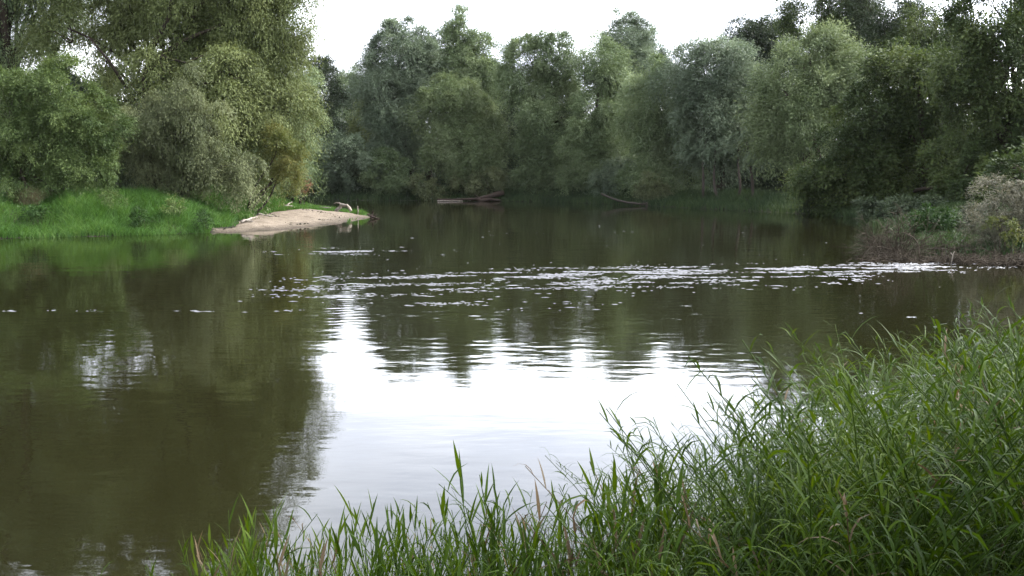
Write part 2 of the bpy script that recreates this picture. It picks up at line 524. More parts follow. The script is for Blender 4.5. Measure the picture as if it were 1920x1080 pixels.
sxg, syg = np.meshgrid(np.arange(-18.5, -8, 0.18), np.arange(47, 73, 0.3), indexing='ij')
sd = poly_sd(SAND, sxg, syg) + 0.25 * np.sin(syg * 1.7 + sxg) + 0.15 * np.sin(sxg * 3.1)
zz = np.maximum(ground_h(sxg, syg), -0.05) + 0.06 * sm(sd / 0.8) + 0.05 * np.sin(sxg * 1.1 + 1) * np.sin(syg * 0.8) * sm(sd / 2) - 0.12 * sm(-sd / 0.5)
zz += 0.05 * sm(sd / 1.5)
idx = np.arange(sxg.size).reshape(sxg.shape)
q = np.stack([idx[:-1, :-1], idx[1:, :-1], idx[1:, 1:], idx[:-1, 1:]], -1).reshape(-1, 4)
keep = (sd.ravel()[q] > -0.35).all(1)
s = link("sandbar", mesh_np("sandbar", np.stack([sxg, syg, zz], -1).reshape(-1, 3), q[keep], smooth=True), M['sand'])
tag(s, kind='structure')


# ------------------------------------------------------------------ foliage
def leaf_cards(pos, dr, nrm, ln, wd):
    side = unit(np.cross(dr, nrm))
    v = np.empty((len(pos), 4, 3))
    v[:, 0] = pos
    mid = pos + dr * (ln * 0.45)[:, None]
    v[:, 1] = mid + side * (wd * 0.5)[:, None]
    v[:, 2] = pos + dr * ln[:, None]
    v[:, 3] = mid - side * (wd * 0.5)[:, None]
    return v.reshape(-1, 3)


def crown_clumps(rng, lobes, rc, dens):
    """Clump centres and outward directions over ellipsoid lobes; each lobe = centre (3), radii (3)."""
    C, Dr, R = [], [], []
    for c, r in lobes:
        a, b, cc = r
        area = 4 * math.pi * (((a * b) ** 1.6 + (a * cc) ** 1.6 + (b * cc) ** 1.6) / 3) ** (1 / 1.6)
        n = max(6, int(dens * area / (math.pi * rc * rc)))
        d = rand_dirs(rng, n)
        back = (d[:, 1] > 0.35) & (rng.random(n) < 0.55)
        d = d[~back]
        n = len(d)
        rad = 0.95 - 0.40 * rng.random(n) ** 1.6
        C.append(c + d * r * rad[:, None] + rng.normal(size=(n, 3)) * rc * 0.25)
        Dr.append(d); R.append(rc * (0.6 + 0.8 * rng.random(n)))
    return np.concatenate(C), np.concatenate(Dr), np.concatenate(R)


def crown_mesh(name, rng, lobes, rc=1.2, dens=1.5, branchlets=16, per=20, leaf=(0.3, 0.085), droop=0.55, up=0.25, spread=0.9):
    C, Dr, R = crown_clumps(rng, lobes, rc, dens)
    n = len(C)
    ct = rng.random(n)
    nb = n * branchlets
    ci = np.repeat(np.arange(n), branchlets)
    d = unit(Dr[ci] * 0.55 + rng.normal(size=(nb, 3)) * spread * 0.6 + np.array([0, 0, up]))
    bl = R[ci] * (0.65 + 0.6 * rng.random(nb))
    nl = nb * per
    bi = np.repeat(np.arange(nb), per)
    t = 0.25 + 0.85 * rng.random(nl) ** 0.65
    base = C[ci][bi]
    L = bl[bi]
    pos = base + d[bi] * (L * t)[:, None]
    pos[:, 2] -= droop * L * t * t
    pos += rng.normal(size=(nl, 3)) * (0.07 + 0.05 * t)[:, None] * L[:, None]
    tang = d[bi].copy(); tang[:, 2] -= 2 * droop * t
    dr = unit(unit(tang) * 0.9 + rng.normal(size=(nl, 3)) * 0.45)
    nrm = rand_dirs(rng, nl) * 0.8 + d[bi] * 0.9 + np.array([0, 0, 0.45])
    ln = leaf[0] * (0.6 + 0.8 * rng.random(nl)); wd = leaf[1] * (0.6 + 0.8 * rng.random(nl))
    v = leaf_cards(pos, dr, nrm, ln, wd)
    tint = np.clip(0.5 + (ct[ci][bi] - 0.5) * 0.7 + (rng.random(nl) - 0.5) * 0.6, 0, 1)
    q = np.arange(nl * 4).reshape(-1, 4)
    return mesh_np(name, v, q, tint=np.repeat(tint, 4)), C


def skeleton(rng, base, lobes, C, r0, mat, parent, fork=0.35, nsub=0.35, stems=1, extra=()):
    tb = Tubes(6)
    top = np.mean([l[0] for l in lobes], axis=0)
    zmax = max(l[0][2] for l in lobes)
    for s in range(stems):
        b = base + (np.array([rng.normal() * r0 * 3, rng.normal() * r0 * 2, 0]) if stems > 1 else 0)
        tgt = np.array([top[0] + rng.normal() * 0.3, top[1], base[2] + (zmax - base[2]) * 0.95])
        if stems > 1:
            tgt = lobes[s % len(lobes)][0]
        trunk = wobble_line(rng, b - np.array([0, 0, 0.4]), tgt, 10, 0.05)
        rr = r0 * (1.0 - 0.8 * np.linspace(0, 1, 10)) ** 0.9
        rr[0] *= 1.35
        tb.add(trunk, rr)
        if s == 0: main = trunk
    for (c, r) in lobes:
        h = np.clip((c[2] - base[2]) / max(zmax - base[2], 0.1), 0.1, 1.0)
        k = int(np.clip(9 * h * 0.6, 1, 8))
        ln = wobble_line(rng, main[k], c, 7, 0.07, 0.05)
        tb.add(ln, np.linspace(r0 * 0.5 * (1 - 0.07 * k), r0 * 0.15, 7))
    sel = np.where(rng.random(len(C)) < nsub)[0]
    cs = np.array([l[0] for l in lobes])
    for i in sel:
        j = np.argmin(((cs - C[i]) ** 2).sum(1))
        ln = wobble_line(rng, cs[j] + (base - cs[j]) * 0.08, C[i], 5, 0.1, 0.08)
        tb.add(ln, np.linspace(r0 * 0.16, r0 * 0.04, 5))
    for pts, ra, rb in extra:
        tb.add(pts, np.linspace(ra, rb, len(pts)))
    return tb.build("trunk", mat, parent)


SEED = [100]


def plant(name, label, cat, Y, base_px, lobes_px, leafm, group=None, r0=0.3, bark='bark', stems=1, depth=0.9, nsub=0.35,
          extra=(), fat=1.0, **kw):
    """A tree or shrub at ground distance Y; lobes are (px, py, rx, ry[, dY]) as seen from the river bank."""
    SEED[0] += 1
    rng = np.random.default_rng(SEED[0])
    k = m_per_px(Y)
    lobes = []
    for lp in lobes_px:
        px, py, rx, ry = lp[:4]
        dY = lp[4] if len(lp) > 4 else rng.normal() * 0.25 * rx * k
        c = at(px, py, Y) ; c[1] += dY
        lobes.append((c, np.array([rx * k, max(0.8, depth * 0.5 * (rx + ry) * k), ry * k]) * fat))
    bx = at(base_px, 400, Y)[0]
    gz = float(ground_h(np.array([bx]), np.array([Y]))[0])
    base = np.array([bx, Y, gz])
    root = empty(name, base)
    off = base
    lob0 = [(c - off, r) for c, r in lobes]
    me, C = crown_mesh(name + "_crown", rng, lob0, **kw)
    ex = [(np.array([at(x, y, Y + dy) - off for x, y, dy in pl]), ra, rb) for pl, ra, rb in extra]
    skeleton(rng, np.zeros(3), lob0, C, r0, M[bark], root, stems=stems, nsub=nsub, extra=ex)
    link("crown", me, M[leafm], root)
    tag(root, label, cat, group)
    return root


FAR = dict(rc=1.55, dens=2.9, branchlets=48, per=24, leaf=(0.24, 0.07), spread=1.15, droop=0.38, fat=1.07)
G_W = "willows along the far bank"

# --- far bank, from the gap at the left to the right edge
plant("willow", "dark green narrow tree beside the gap of sky, behind the sandbar", "tree", 112, 602,
      [(602, 185, 34, 62), (592, 260, 38, 60), (620, 300, 35, 50)], 'dark', G_W, **FAR)
plant("tree", "small pale distant tree showing low in the open gap of sky", "tree", 150, 660,
      [(662, 175, 24, 40), (690, 205, 28, 50), (645, 230, 32, 50)], 'willow', None, **FAR)
plant("willow", "tall round-topped grey-green willow, first of the twin domes beside the sky gap", "tree", 111, 790,
      [(745, 108, 62, 62), (715, 175, 42, 50), (785, 140, 36, 62), (740, 245, 52, 50)], 'grey', G_W, r0=0.4, **FAR)
plant("willow", "tall round-topped willow, second of the twin domes, above the pale willow", "tree", 113, 812,
      [(866, 92, 46, 50), (848, 140, 38, 50), (893, 140, 26, 48), (870, 200, 40, 40)], 'willow', G_W, r0=0.4, **FAR)
plant("willow", "pale yellow-green willow in front of the twin domed willows", "tree", 106, 862,
      [(842, 200, 46, 36), (885, 225, 34, 42), (820, 235, 30, 32), (893, 285, 42, 42), (850, 280, 40, 36), (905, 325, 40, 30)], 'pale', G_W, **FAR)
plant("willow", "dark tree in the dip between the twin domes and the spreading willow", "tree", 122, 948,
      [(945, 185, 38, 42), (955, 240, 42, 60), (935, 290, 40, 50), (910, 170, 26, 40)], 'dark', G_W, **FAR)
plant("willow", "broad willow with a side branch reaching out over a window of sky", "tree", 105, 990,
      [(1008, 118, 52, 46), (1058, 98, 30, 22), (985, 170, 34, 42), (1038, 165, 36, 40), (1022, 235, 48, 52), (1050, 300, 48, 46), (1000, 300, 36, 44)], 'willow', G_W, r0=0.38, **FAR)
plant("willow", "slender pointed willow just past the window of sky", "tree", 100, 1120,
      [(1132, 128, 32, 46), (1128, 190, 44, 52), (1160, 215, 34, 46), (1105, 270, 46, 50), (1152, 290, 44, 46), (1120, 325, 50, 32)], 'willow', G_W, **FAR)
plant("willow", "tall feathery willow rising behind the slender pointed one", "tree", 114, 1190,
      [(1175, 78, 36, 40), (1212, 95, 32, 44), (1190, 150, 42, 50)], 'grey', G_W, r0=0.38, **FAR)
plant("willow", "lumpy willow sloping down from the feathery tall one to the bank", "tree", 93, 1250,
      [(1238, 165, 38, 50), (1278, 210, 36, 50), (1222, 235, 38, 44), (1262, 275, 46, 44), (1220, 310, 38, 40), (1262, 325, 40, 28)], 'willow', G_W, **FAR)
plant("willow", "wide blue-grey willow over a row of slim pale trunks", "tree", 88, 1350,
      [(1302, 120, 36, 42), (1352, 140, 48, 52), (1398, 160, 34, 56), (1335, 205, 52, 56), (1385, 235, 42, 52), (1345, 275, 46, 36)], 'grey', G_W, r0=0.34, **FAR)
plant("tree", "rounded dark tree peeping over the blue-grey willow", "tree", 108, 1425,
      [(1425, 92, 46, 38), (1386, 74, 20, 16), (1468, 86, 36, 36), (1440, 140, 50, 50)], 'dark', None, **FAR)
plant("willow", "pale domed willow with a leaning limb, under the tallest trees", "tree", 80, 1530,
      [(1530, 112, 66, 50), (1468, 150, 42, 48), (1592, 150, 36, 46), (1490, 205, 50, 46), (1452, 240, 34, 44), (1555, 190, 46, 40)], 'pale', G_W, r0=0.34,
      extra=[([(1545, 330, 0), (1530, 270, -1), (1500, 215, -2), (1470, 170, -2)], 0.22, 0.08)], **FAR)
plant("tree", "tall tree cut by the top of the frame behind the pale domed willow", "tree", 96, 1570,
      [(1528, 22, 48, 36), (1580, 30, 44, 44), (1560, 78, 52, 40)], 'alder', None, r0=0.4, **FAR)
plant("tree", "dark upright tree close beside the tallest one, over the alder", "tree", 92, 1650,
      [(1640, 28, 34, 40), (1660, 80, 36, 44), (1690, 55, 34, 30)], 'dark', None, r0=0.4, **FAR)
plant("tree", "leafy dark treetop along the skyline behind the alder", "tree", 88, 1745,
      [(1745, 62, 48, 36), (1790, 80, 44, 40), (1720, 110, 50, 44)], 'alder', None, r0=0.4, **FAR)
ALD = dict(rc=1.25, dens=1.9, branchlets=34, per=24, leaf=(0.20, 0.10), droop=0.3)
plant("alder", "broad dark green alder with boughs sweeping down to the water", "tree", 69, 1720,
      [(1692, 150, 62, 50), (1640, 205, 58, 50), (1745, 190, 66, 60), (1690, 250, 86, 56), (1608, 275, 62, 44), (1570, 330, 56, 34), (1650, 325, 84, 46), (1740, 310, 76, 56), (1620, 365, 66, 26), (1770, 330, 70, 44, -9), (1700, 355, 60, 34, -8), (1810, 300, 60, 44, -8)], 'alder', None, r0=0.34, **ALD)
plant("willow", "huge dusky tree filling the upper corner beside the alder", "tree", 62, 1870,
      [(1838, 50, 62, 50), (1905, 30, 60, 60), (1800, 110, 48, 50), (1880, 130, 78, 66), (1830, 200, 62, 60), (1900, 250, 84, 70), (1960, 150, 70, 90), (1835, 300, 60, 60), (1900, 340, 70, 50), (1850, 310, 80, 50, -13), (1930, 290, 80, 60, -14), (1790, 350, 50, 40, -10)], 'alder', None, r0=0.45, **ALD)
SHR = dict(rc=0.95, dens=1.7, branchlets=30, per=22, leaf=(0.24, 0.075), droop=0.45)
G_S = "shrubs along the far waterline"
for lab, Y, bx, lob, mt in [
        ("grey-leaved rounded shrub behind the tip of the sandbar", 107, 640, [(640, 295, 48, 42), (612, 330, 36, 28), (672, 320, 38, 32)], 'grey'),
        ("slim yellow-green sapling between the dark narrow tree and twin domes", 118, 690, [(690, 235, 18, 44), (684, 290, 20, 44)], 'olive'),
        ("dusky shrub below the first of the twin domes", 106, 725, [(725, 315, 38, 32), (750, 340, 36, 20)], 'willow'),
        ("small silvery shrub at the end of the fallen trunk", 103, 805, [(803, 346, 19, 16), (816, 356, 14, 12)], 'silver'),
        ("low silvery bush over the raised end of the fallen trunk", 103, 915, [(912, 338, 32, 20), (878, 346, 22, 14)], 'silver'),
        ("grey-green bush overhanging the half sunken log", 97, 1145, [(1140, 345, 30, 20), (1175, 340, 26, 20), (1165, 310, 30, 26)], 'grey'),
        ("pale low bush under the lumpy willow at the waterline", 90, 1235, [(1240, 345, 28, 18), (1212, 350, 20, 14)], 'silver'),
        ("dark shrub under the broad willow", 104, 1050, [(1040, 345, 34, 22), (1080, 340, 30, 24)], 'willow'),
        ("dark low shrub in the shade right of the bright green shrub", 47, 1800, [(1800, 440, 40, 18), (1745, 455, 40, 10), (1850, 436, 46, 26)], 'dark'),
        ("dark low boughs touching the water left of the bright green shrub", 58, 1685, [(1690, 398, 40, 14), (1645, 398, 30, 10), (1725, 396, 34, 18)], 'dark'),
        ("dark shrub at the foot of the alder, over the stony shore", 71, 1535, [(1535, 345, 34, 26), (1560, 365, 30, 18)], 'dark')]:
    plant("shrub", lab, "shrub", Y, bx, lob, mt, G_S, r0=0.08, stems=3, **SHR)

# slim pale trunks standing in the open under the blue-grey willow
for i, (px, lean) in enumerate([(1318, 6), (1348, -8), (1382, 4), (1412, -12)]):
    rng = np.random.default_rng(400 + i)
    Y = 86 - i * 1.5
    b = at(px, 372, Y); b[2] = float(ground_h(b[0:1], b[1:2])[0])
    root = empty("sapling", b)
    tp = at(px + lean, 265, Y + 1) - b
    tb = Tubes(6); tb.add(wobble_line(rng, (0, 0, -0.3), tp, 8, 0.05), np.linspace(0.14, 0.06, 8))
    tb.build("trunk", M['palebark'], root)
    me, C = crown_mesh("sapling_crown", rng, [(tp, np.array([1.3, 1.3, 1.5]))], rc=0.7, dens=1.2, branchlets=10, per=12, leaf=(0.3, 0.09))
    link("crown", me, M['grey'], root)
    tag(root, "slim pale-barked young trunk under the blue-grey willow", "tree", "slim pale trunks under the blue-grey willow")


# the wood behind the first trees: one far mass
def woodland():
    rng = np.random.default_rng(55)
    lobes = []
    for px in range(560, 2080, 42):
        Y = np.interp(px, [560, 1000, 1300, 1700, 2080], [128, 124, 112, 92, 84])
        for py, dy in ((225 + rng.normal() * 14, 3), (275, 1), (320, 0), (355, -1)):
            c = at(px + rng.normal() * 10, py, Y + dy + rng.normal())
            k = m_per_px(Y)
            lobes.append((c, np.array([40 * k, 34 * k, 40 * k])))
    for px in range(-260, 640, 60):
        Y = 98 if px < 420 else 116
        for py, dy in ((200 + rng.normal() * 14, 3), (270, 1), (330, 0)):
            if px > 380 and py < 240: continue
            k = m_per_px(Y)
            lobes.append((at(px + rng.normal() * 10, py, Y + dy), np.array([50 * k, 36 * k, 44 * k])))
    for px in range(1270, 1560, 36):
        k = m_per_px(100)
        for py in (290, 335, 362):
            lobes.append((at(px + rng.normal() * 8, py, 99 + rng.normal()), np.array([34 * k, 26 * k, 30 * k])))
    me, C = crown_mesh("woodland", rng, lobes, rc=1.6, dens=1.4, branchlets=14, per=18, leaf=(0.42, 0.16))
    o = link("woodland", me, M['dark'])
    tag(o, "dark mass of wood seen in the gaps behind the far bank willows", "woodland", kind='stuff')


woodland()

# --- left bank
LFT = dict(rc=1.35, dens=2.3, branchlets=44, per=26, leaf=(0.20, 0.05), droop=0.75, spread=1.0)
BW = "trees and bushes on the grassy bank"
plant("willow", "huge spreading willow with bare dark limbs over the grassy bank", "tree", 62, 285,
      [(525, 30, 50, 50), (450, 20, 60, 60), (372, 10, 66, 60), (280, 0, 66, 62), (215, 35, 50, 46), (500, 105, 52, 50), (425, 105, 54, 44), (330, 70, 46, 34),
       (195, 110, 36, 40), (480, -70, 70, 70), (380, -90, 80, 80), (270, -110, 80, 80), (180, -60, 60, 60), (440, -170, 70, 70), (320, -200, 90, 80), (230, -270, 80, 70), (340, -300, 80, 60), (470, 180, 58, 50), (395, 190, 54, 50), (535, 190, 36, 56), (440, 250, 60, 46), (250, 180, 40, 40), (530, 255, 36, 46), (240, 80, 36, 34), (470, 150, 44, 40, -3), (345, 130, 34, 30, -3), (440, 215, 44, 36, -3.5), (150, 60, 36, 30, -2)],
      'olive', None, r0=0.36, nsub=0.3,
      extra=[([(285, 345, 0), (275, 250, 0), (272, 150, -1.0), (300, 105, -1.5), (345, 75, -1.7), (420, 45, -1.2), (480, 30, -0.8)], 0.27, 0.05),
             ([(272, 155, -1.5), (285, 90, -2.0), (318, 30, -2.4), (325, -30, -2)], 0.22, 0.08),
             ([(240, 170, -2.5), (205, 115, -3.2), (180, 85, -3.4), (165, 70, -3.4)], 0.10, 0.04),
             ([(300, 105, -2.5), (350, 118, -3.2), (400, 95, -3.6)], 0.09, 0.03),
             ([(345, 160, -3.2), (395, 155, -3.6), (450, 145, -3.8)], 0.09, 0.03)], **LFT)
plant("tree", "dusky willow in the top corner, left of the sky holes", "tree", 66, 40,
      [(60, 15, 60, 46), (0, 30, 60, 60), (-50, 80, 60, 70), (25, 85, 44, 40), (140, 10, 46, 40), (-60, 200, 70, 90), (60, -80, 80, 70), (-40, -60, 80, 80), (120, -160, 80, 70), (10, -190, 90, 80), (80, -290, 90, 70), (-20, -330, 80, 70), (-110, -120, 80, 120), (-120, -260, 70, 90)], 'willow', None, r0=0.4, **LFT)
plant("willow", "grey-green willow at the outer edge of the bank's trees, facing the sky gap", "tree", 74, 540,
      [(545, 110, 28, 40), (556, 170, 22, 46), (538, 215, 30, 50), (548, 280, 28, 44)], 'willow', None, **LFT)
G_B = "trees behind the huge willow"
for lab, Y, bx, lob, mt in [
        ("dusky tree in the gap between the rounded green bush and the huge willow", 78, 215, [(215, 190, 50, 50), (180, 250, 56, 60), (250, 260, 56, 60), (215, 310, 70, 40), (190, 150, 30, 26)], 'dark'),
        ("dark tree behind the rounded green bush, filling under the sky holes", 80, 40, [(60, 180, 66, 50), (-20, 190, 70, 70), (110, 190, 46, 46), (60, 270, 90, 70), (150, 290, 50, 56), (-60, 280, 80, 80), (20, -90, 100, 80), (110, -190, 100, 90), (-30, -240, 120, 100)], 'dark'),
        ("dim tree filling behind the silvery willow bush", 82, 350, [(340, 190, 60, 60), (420, 200, 56, 60), (330, 270, 70, 60), (430, 290, 66, 56), (350, 120, 56, 40), (440, 110, 56, 50), (500, 200, 50, 60), (510, 290, 50, 50), (330, -60, 100, 90), (440, -40, 80, 70), (220, -150, 100, 90), (340, -200, 110, 90)], 'willow')]:
    plant("tree", lab, "tree", Y, bx, lob, mt, G_B, r0=0.3, **dict(LFT, leaf=(0.3, 0.09), dens=1.8))
BSH = dict(rc=0.75, dens=1.9, branchlets=34, per=24, leaf=(0.14, 0.038), droop=0.35)
plant("bush", "large rounded green bush standing in the bank grass", "bush", 51, 95,
      [(95, 178, 74, 58), (30, 210, 60, 62), (150, 235, 66, 66), (90, 270, 90, 70), (15, 285, 60, 56), (165, 300, 52, 44), (60, 325, 60, 26)], 'bush', BW, r0=0.12, stems=5, **BSH)
plant("willow_bush", "silvery drooping willow bush under the huge willow's limbs", "bush", 55, 340,
      [(325, 175, 44, 42), (285, 215, 40, 44), (352, 235, 56, 46), (300, 275, 56, 46), (385, 285, 48, 40), (425, 310, 30, 28), (265, 310, 30, 28), (345, 315, 50, 26), (400, 240, 36, 36), (455, 320, 28, 22), (235, 250, 26, 40)], 'silver', BW, r0=0.12, stems=5,
      rc=0.85, dens=1.7, branchlets=32, per=26, leaf=(0.17, 0.036), droop=0.85)
plant("bush", "olive bush at the end of the bank's trees above the sandbar", "bush", 73, 492,
      [(500, 215, 40, 36), (535, 225, 30, 36), (490, 270, 44, 40), (505, 318, 44, 34), (455, 310, 36, 34), (540, 325, 26, 26), (425, 330, 30, 22)], 'willow', BW, r0=0.1, stems=4, **BSH)
plant("bush", "yellow and orange tinged bush at the point of the bank", "bush", 59, 466,
      [(542, 292, 15, 12), (520, 268, 12, 10), (538, 322, 12, 9)], 'yellow', BW, r0=0.07, stems=4, **BSH)
plant("bush", "small dark green bush beside the upper end of the sandbar", "bush", 65, 480,
      [(478, 345, 24, 20), (492, 358, 18, 12)], 'bush', BW, r0=0.05, stems=3, **BSH)
plant("shrub", "sparse little shrub with pinkish autumn leaves at the point", "shrub", 73.5, 563,
      [(560, 345, 18, 10), (574, 350, 12, 8)], 'autumn', BW, r0=0.045, stems=5, rc=0.35, dens=0.9, branchlets=9, per=9, leaf=(0.13, 0.06), droop=0.2)

G_N = "leafy weeds standing in the bank grass"
wr = np.random.default_rng(66)
for i, (px, Y) in enumerate([(24, 49.0), (70, 47.2), (205, 49.8), (262, 48.4), (330, 50.2), (385, 49.4)]):
    gx_ = at(px, 400, Y)[0]; gz_ = float(ground_h(np.array([gx_]), np.array([Y]))[0])
    py_top = 320 + (CAM_H - gz_ - wr.uniform(0.85, 1.1)) / Y * F
    plant("weed", "loose leafy weed clump standing in the bright bank grass", "weed", Y, px,
          [(px, py_top + 3, 7, 7), (px + wr.normal() * 7, py_top + 9, 8, 8), (px + wr.normal() * 8, py_top + 15, 8, 7)],
          ('bush', 'bright')[i % 2], G_N, r0=0.015, stems=3, rc=0.26, dens=1.1, branchlets=9, per=9, leaf=(0.11, 0.035), droop=0.3)

# --- right bank
plant("willow_bush", "tan-grey willow bush at the frame edge behind the dead brush", "bush", 36, 1890,
      [(1862, 372, 34, 30), (1902, 380, 40, 40), (1850, 415, 30, 30), (1890, 430, 46, 34), (1945, 410, 40, 50), (1950, 360, 40, 40)], 'tan', None, r0=0.06, stems=6,
      rc=0.42, dens=1.5, branchlets=14, per=16, leaf=(0.12, 0.028), droop=0.5)
plant("bush", "little yellow-orange bush against the tan-grey willow bush", "bush", 34.5, 1882,
      [(1880, 422, 10, 9), (1888, 436, 9, 8)], 'yellow', None, r0=0.03, stems=3, rc=0.25, dens=1.2, branchlets=10, per=12, leaf=(0.10, 0.03), droop=0.4)
plant("shrub", "bright green rounded shrub in the shade behind the dead brush", "shrub", 45, 1745,
      [(1738, 405, 26, 16), (1765, 408, 22, 16), (1745, 432, 34, 18)], 'bright', None, r0=0.04, stems=5, rc=0.42, dens=1.5, branchlets=12, per=14, leaf=(0.16, 0.05), droop=0.4)


# a tree on the near bank to the right, out of the frame, shades the thicket
plant("tree", "leafy tree on the near bank shading the right of the reed thicket", "tree", 4.5, 3060,
      [(3050, -1150, 800, 640), (2700, -1500, 560, 560), (3500, -800, 700, 600), (2900, -2100, 800, 700), (3600, -1700, 800, 700)], 'alder', None, r0=0.22,
      rc=0.8, dens=1.2, branchlets=12, per=14, leaf=(0.2, 0.1), droop=0.3)


# ------------------------------------------------------------------ grass
def grass_mesh(name, rng, x, y, z, h, wd, bend=0.5, seg=3):
    n = len(x)
    base = np.stack([x, y, z], -1)
    a = rng.random(n) * 2 * math.pi
    lean = np.stack([np.cos(a), np.sin(a), np.zeros(n)], -1)
    b = rng.random(n) * math.pi * 2
    side = np.stack([np.cos(b), np.sin(b) * 0.5, np.zeros(n)], -1)
    k = bend * (0.3 + 0.9 * rng.random(n))
    rows = []
    for i in range(seg + 1):
        t = i / seg
        c = base + lean * (h * k * t * t)[:, None]
        c[:, 2] += h * (t - 0.35 * k * t * t)
        wdt = wd * (1 - t) ** 0.7 if i < seg else wd * 0.02
        rows.append(c - side * (wdt * 0.5)[:, None]); rows.append(c + side * (wdt * 0.5)[:, None])
    v = np.stack(rows, 1).reshape(-1, 3)
    m = 2 * (seg + 1)
    off = (np.arange(n) * m)[:, None]
    q = np.concatenate([off + np.array([2 * i, 2 * i + 1, 2 * i + 3, 2 * i + 2]) for i in range(seg)], 0)
    tint = np.clip(0.5 + (rng.random(n) - 0.5) * 0.8, 0, 1)
    return v, q, np.repeat(tint, m)


def vnoise(x, y, s, seed=0):
    r = np.random.default_rng(seed)
    out = 0
    for i in range(5):
        a = r.random() * 6.28; f = (0.7 + r.random() * 1.6) / s
        out = out + np.sin((x * math.cos(a) + y * math.sin(a)) * f + r.random() * 6.28)
    return out / 5


def scatter(rng, n, x0, x1, y0, y1, test):
    x = rng.uniform(x0, x1, n); y = rng.uniform(y0, y1, n)
    d = river_sd(x, y)
    k = test(x, y, d)
    return x[k], y[k], d[k]


rng = np.random.default_rng(11)
x, y, d = scatter(rng, 260000, -46, -14, 28, 66,
                  lambda x, y, d: (d > -0.15) & (d < 13) & (poly_sd(SAND, x, y) < -0.1) & ((x < -14.6) | (y > 69)) & (x > -0.62 * y - 2))
h = (0.66 + 0.55 * vnoise(x, y, 0.9, 3) + 0.3 * vnoise(x, y, 0.35, 4) + 0.3 * rng.random(len(x)) ** 2) * (0.7 + 0.3 * sm(d / 1.5))
h = np.clip(h, 0.3, 1.6) * np.interp(x, [-19, -15], [1, 0.5])
v, q, t = grass_mesh("grass", rng, x, y, np.maximum(ground_h(x, y), -0.05), h, 0.028 + 0.028 * rng.random(len(x)), 1.0)
tag(link("grass", mesh_np("grass", v, q, tint=t), M['meadow']), "lush bright green grass covering the bank down to the water", "grass", kind='stuff')

x, y, d = scatter(rng, 90000, -20, -8, 49, 86, lambda x, y, d: (d > 0.1) & (((y > 60) & (poly_sd(SAND, x, y) < 0.3) & (vnoise(x, y, 2.0, 8) > -0.5)) | (((x < -14.3) | (y > 66)) & (poly_sd(SAND, x, y) < 1.3) & (vnoise(x, y, 0.7, 18) > 0.12))))
h = 0.14 + 0.22 * rng.random(len(x)) + 0.1 * vnoise(x, y, 1.0, 9)
v, q, t = grass_mesh("grass", rng, x, y, ground_h(x, y), np.clip(h, 0.06, 1), 0.04 + 0.03 * rng.random(len(x)), 0.6)
tag(link("grass", mesh_np("grass", v, q, tint=t), M['meadow']), "short grass fringing the back of the sandbar", "grass", kind='stuff')

x, y, d = scatter(rng, 260000, -50, 30, 34, 114,
                  lambda x, y, d: (d > -0.2) & (d < 7) & (y > 32) & ((y > 86.5) | (x > 10)) & (x < 0.56 * y + 3))
h = (0.5 + 0.25 * vnoise(x, y, 1.7, 5) + 0.25 * rng.random(len(x)))
v, q, t = grass_mesh("grass", rng, x, y, np.maximum(ground_h(x, y), -0.05), np.clip(h, 0.2, 1.2) * np.interp(y, [50, 70], [0.7, 1.0]), 0.05 + 0.05 * rng.random(len(x)), 0.6, 2)
tag(link("grass", mesh_np("grass", v, q, tint=t), M['bankgrass']), "dark green grass along the foot of the far bank", "grass", kind='stuff')

x, y, d = scatter(rng, 5000, -26, -20, 49.0, 50.4, lambda x, y, d: (np.abs(x + 23.2) < 1.0 + 0.5 * vnoise(x, y, 0.6, 31)) & (vnoise(x, y, 0.5, 32) > 0.1))
v, q, t = grass_mesh("dry_grass", rng, x, y, ground_h(x, y), 0.7 + 0.5 * rng.random(len(x)), 0.03 + 0.02 * rng.random(len(x)), 0.7)
tag(link("dry_grass", mesh_np("dry_grass", v, q, tint=t), M['drygrass']), "patch of dry tan grass in front of the large rounded green bush", "dry grass", kind='stuff')

# grass tuft on the tip of the sandbar
c = at(673, 396, 66.5)
x = c[0] + rng.normal(size=500) * 0.2; y = c[1] + rng.normal(size=500) * 0.22
v, q, t = grass_mesh("grass_tuft", rng, x - c[0], y - c[1], ground_h(x, y), 0.25 + 0.35 * rng.random(500), np.full(500, 0.03), 0.5)
o = link("grass_tuft", mesh_np("grass_tuft", v, q, tint=t), M['meadow'], loc=(c[0], c[1], 0))
tag(o, "tuft of bright grass on the tip of the sandbar", "grass")


# pebbles and bits of drift scattered over the sand
pr = np.random.default_rng(61)
px_ = pr.uniform(-15, -9, 1500); py_ = pr.uniform(49, 71, 1500)
ok = (poly_sd(SAND, px_, py_) > 0.3) & (vnoise(px_, py_, 1.4, 62) > 0.2)
px_, py_ = px_[ok], py_[ok]
oc = np.array([(1, 0, 0), (0, 1, 0), (-1, 0, 0), (0, -1, 0), (0, 0, 1), (0, 0, -1)], float)
of = np.array([(0, 1, 4), (1, 2, 4), (2, 3, 4), (3, 0, 4), (1, 0, 5), (2, 1, 5), (3, 2, 5), (0, 3, 5)])
sc_ = (0.012 + 0.035 * pr.random(len(px_)) ** 3)[:, None, None] * pr.uniform(0.7, 1.6, (len(px_), 1, 3)) * np.array([1.3, 1, 0.7])
pz_ = ground_h(px_, py_) + 0.13
pv_ = (oc[None] * sc_ + np.stack([px_, py_, pz_], -1)[:, None, :]).reshape(-1, 3)
pf_ = (of[None] + (np.arange(len(px_)) * 6)[:, None, None]).reshape(-1, 3)
tag(link("pebbles", mesh_np("pebbles", pv_, None, pf_), M['soil']), "dark pebbles and crumbs of drift scattered over the sand", "pebbles", kind='stuff')


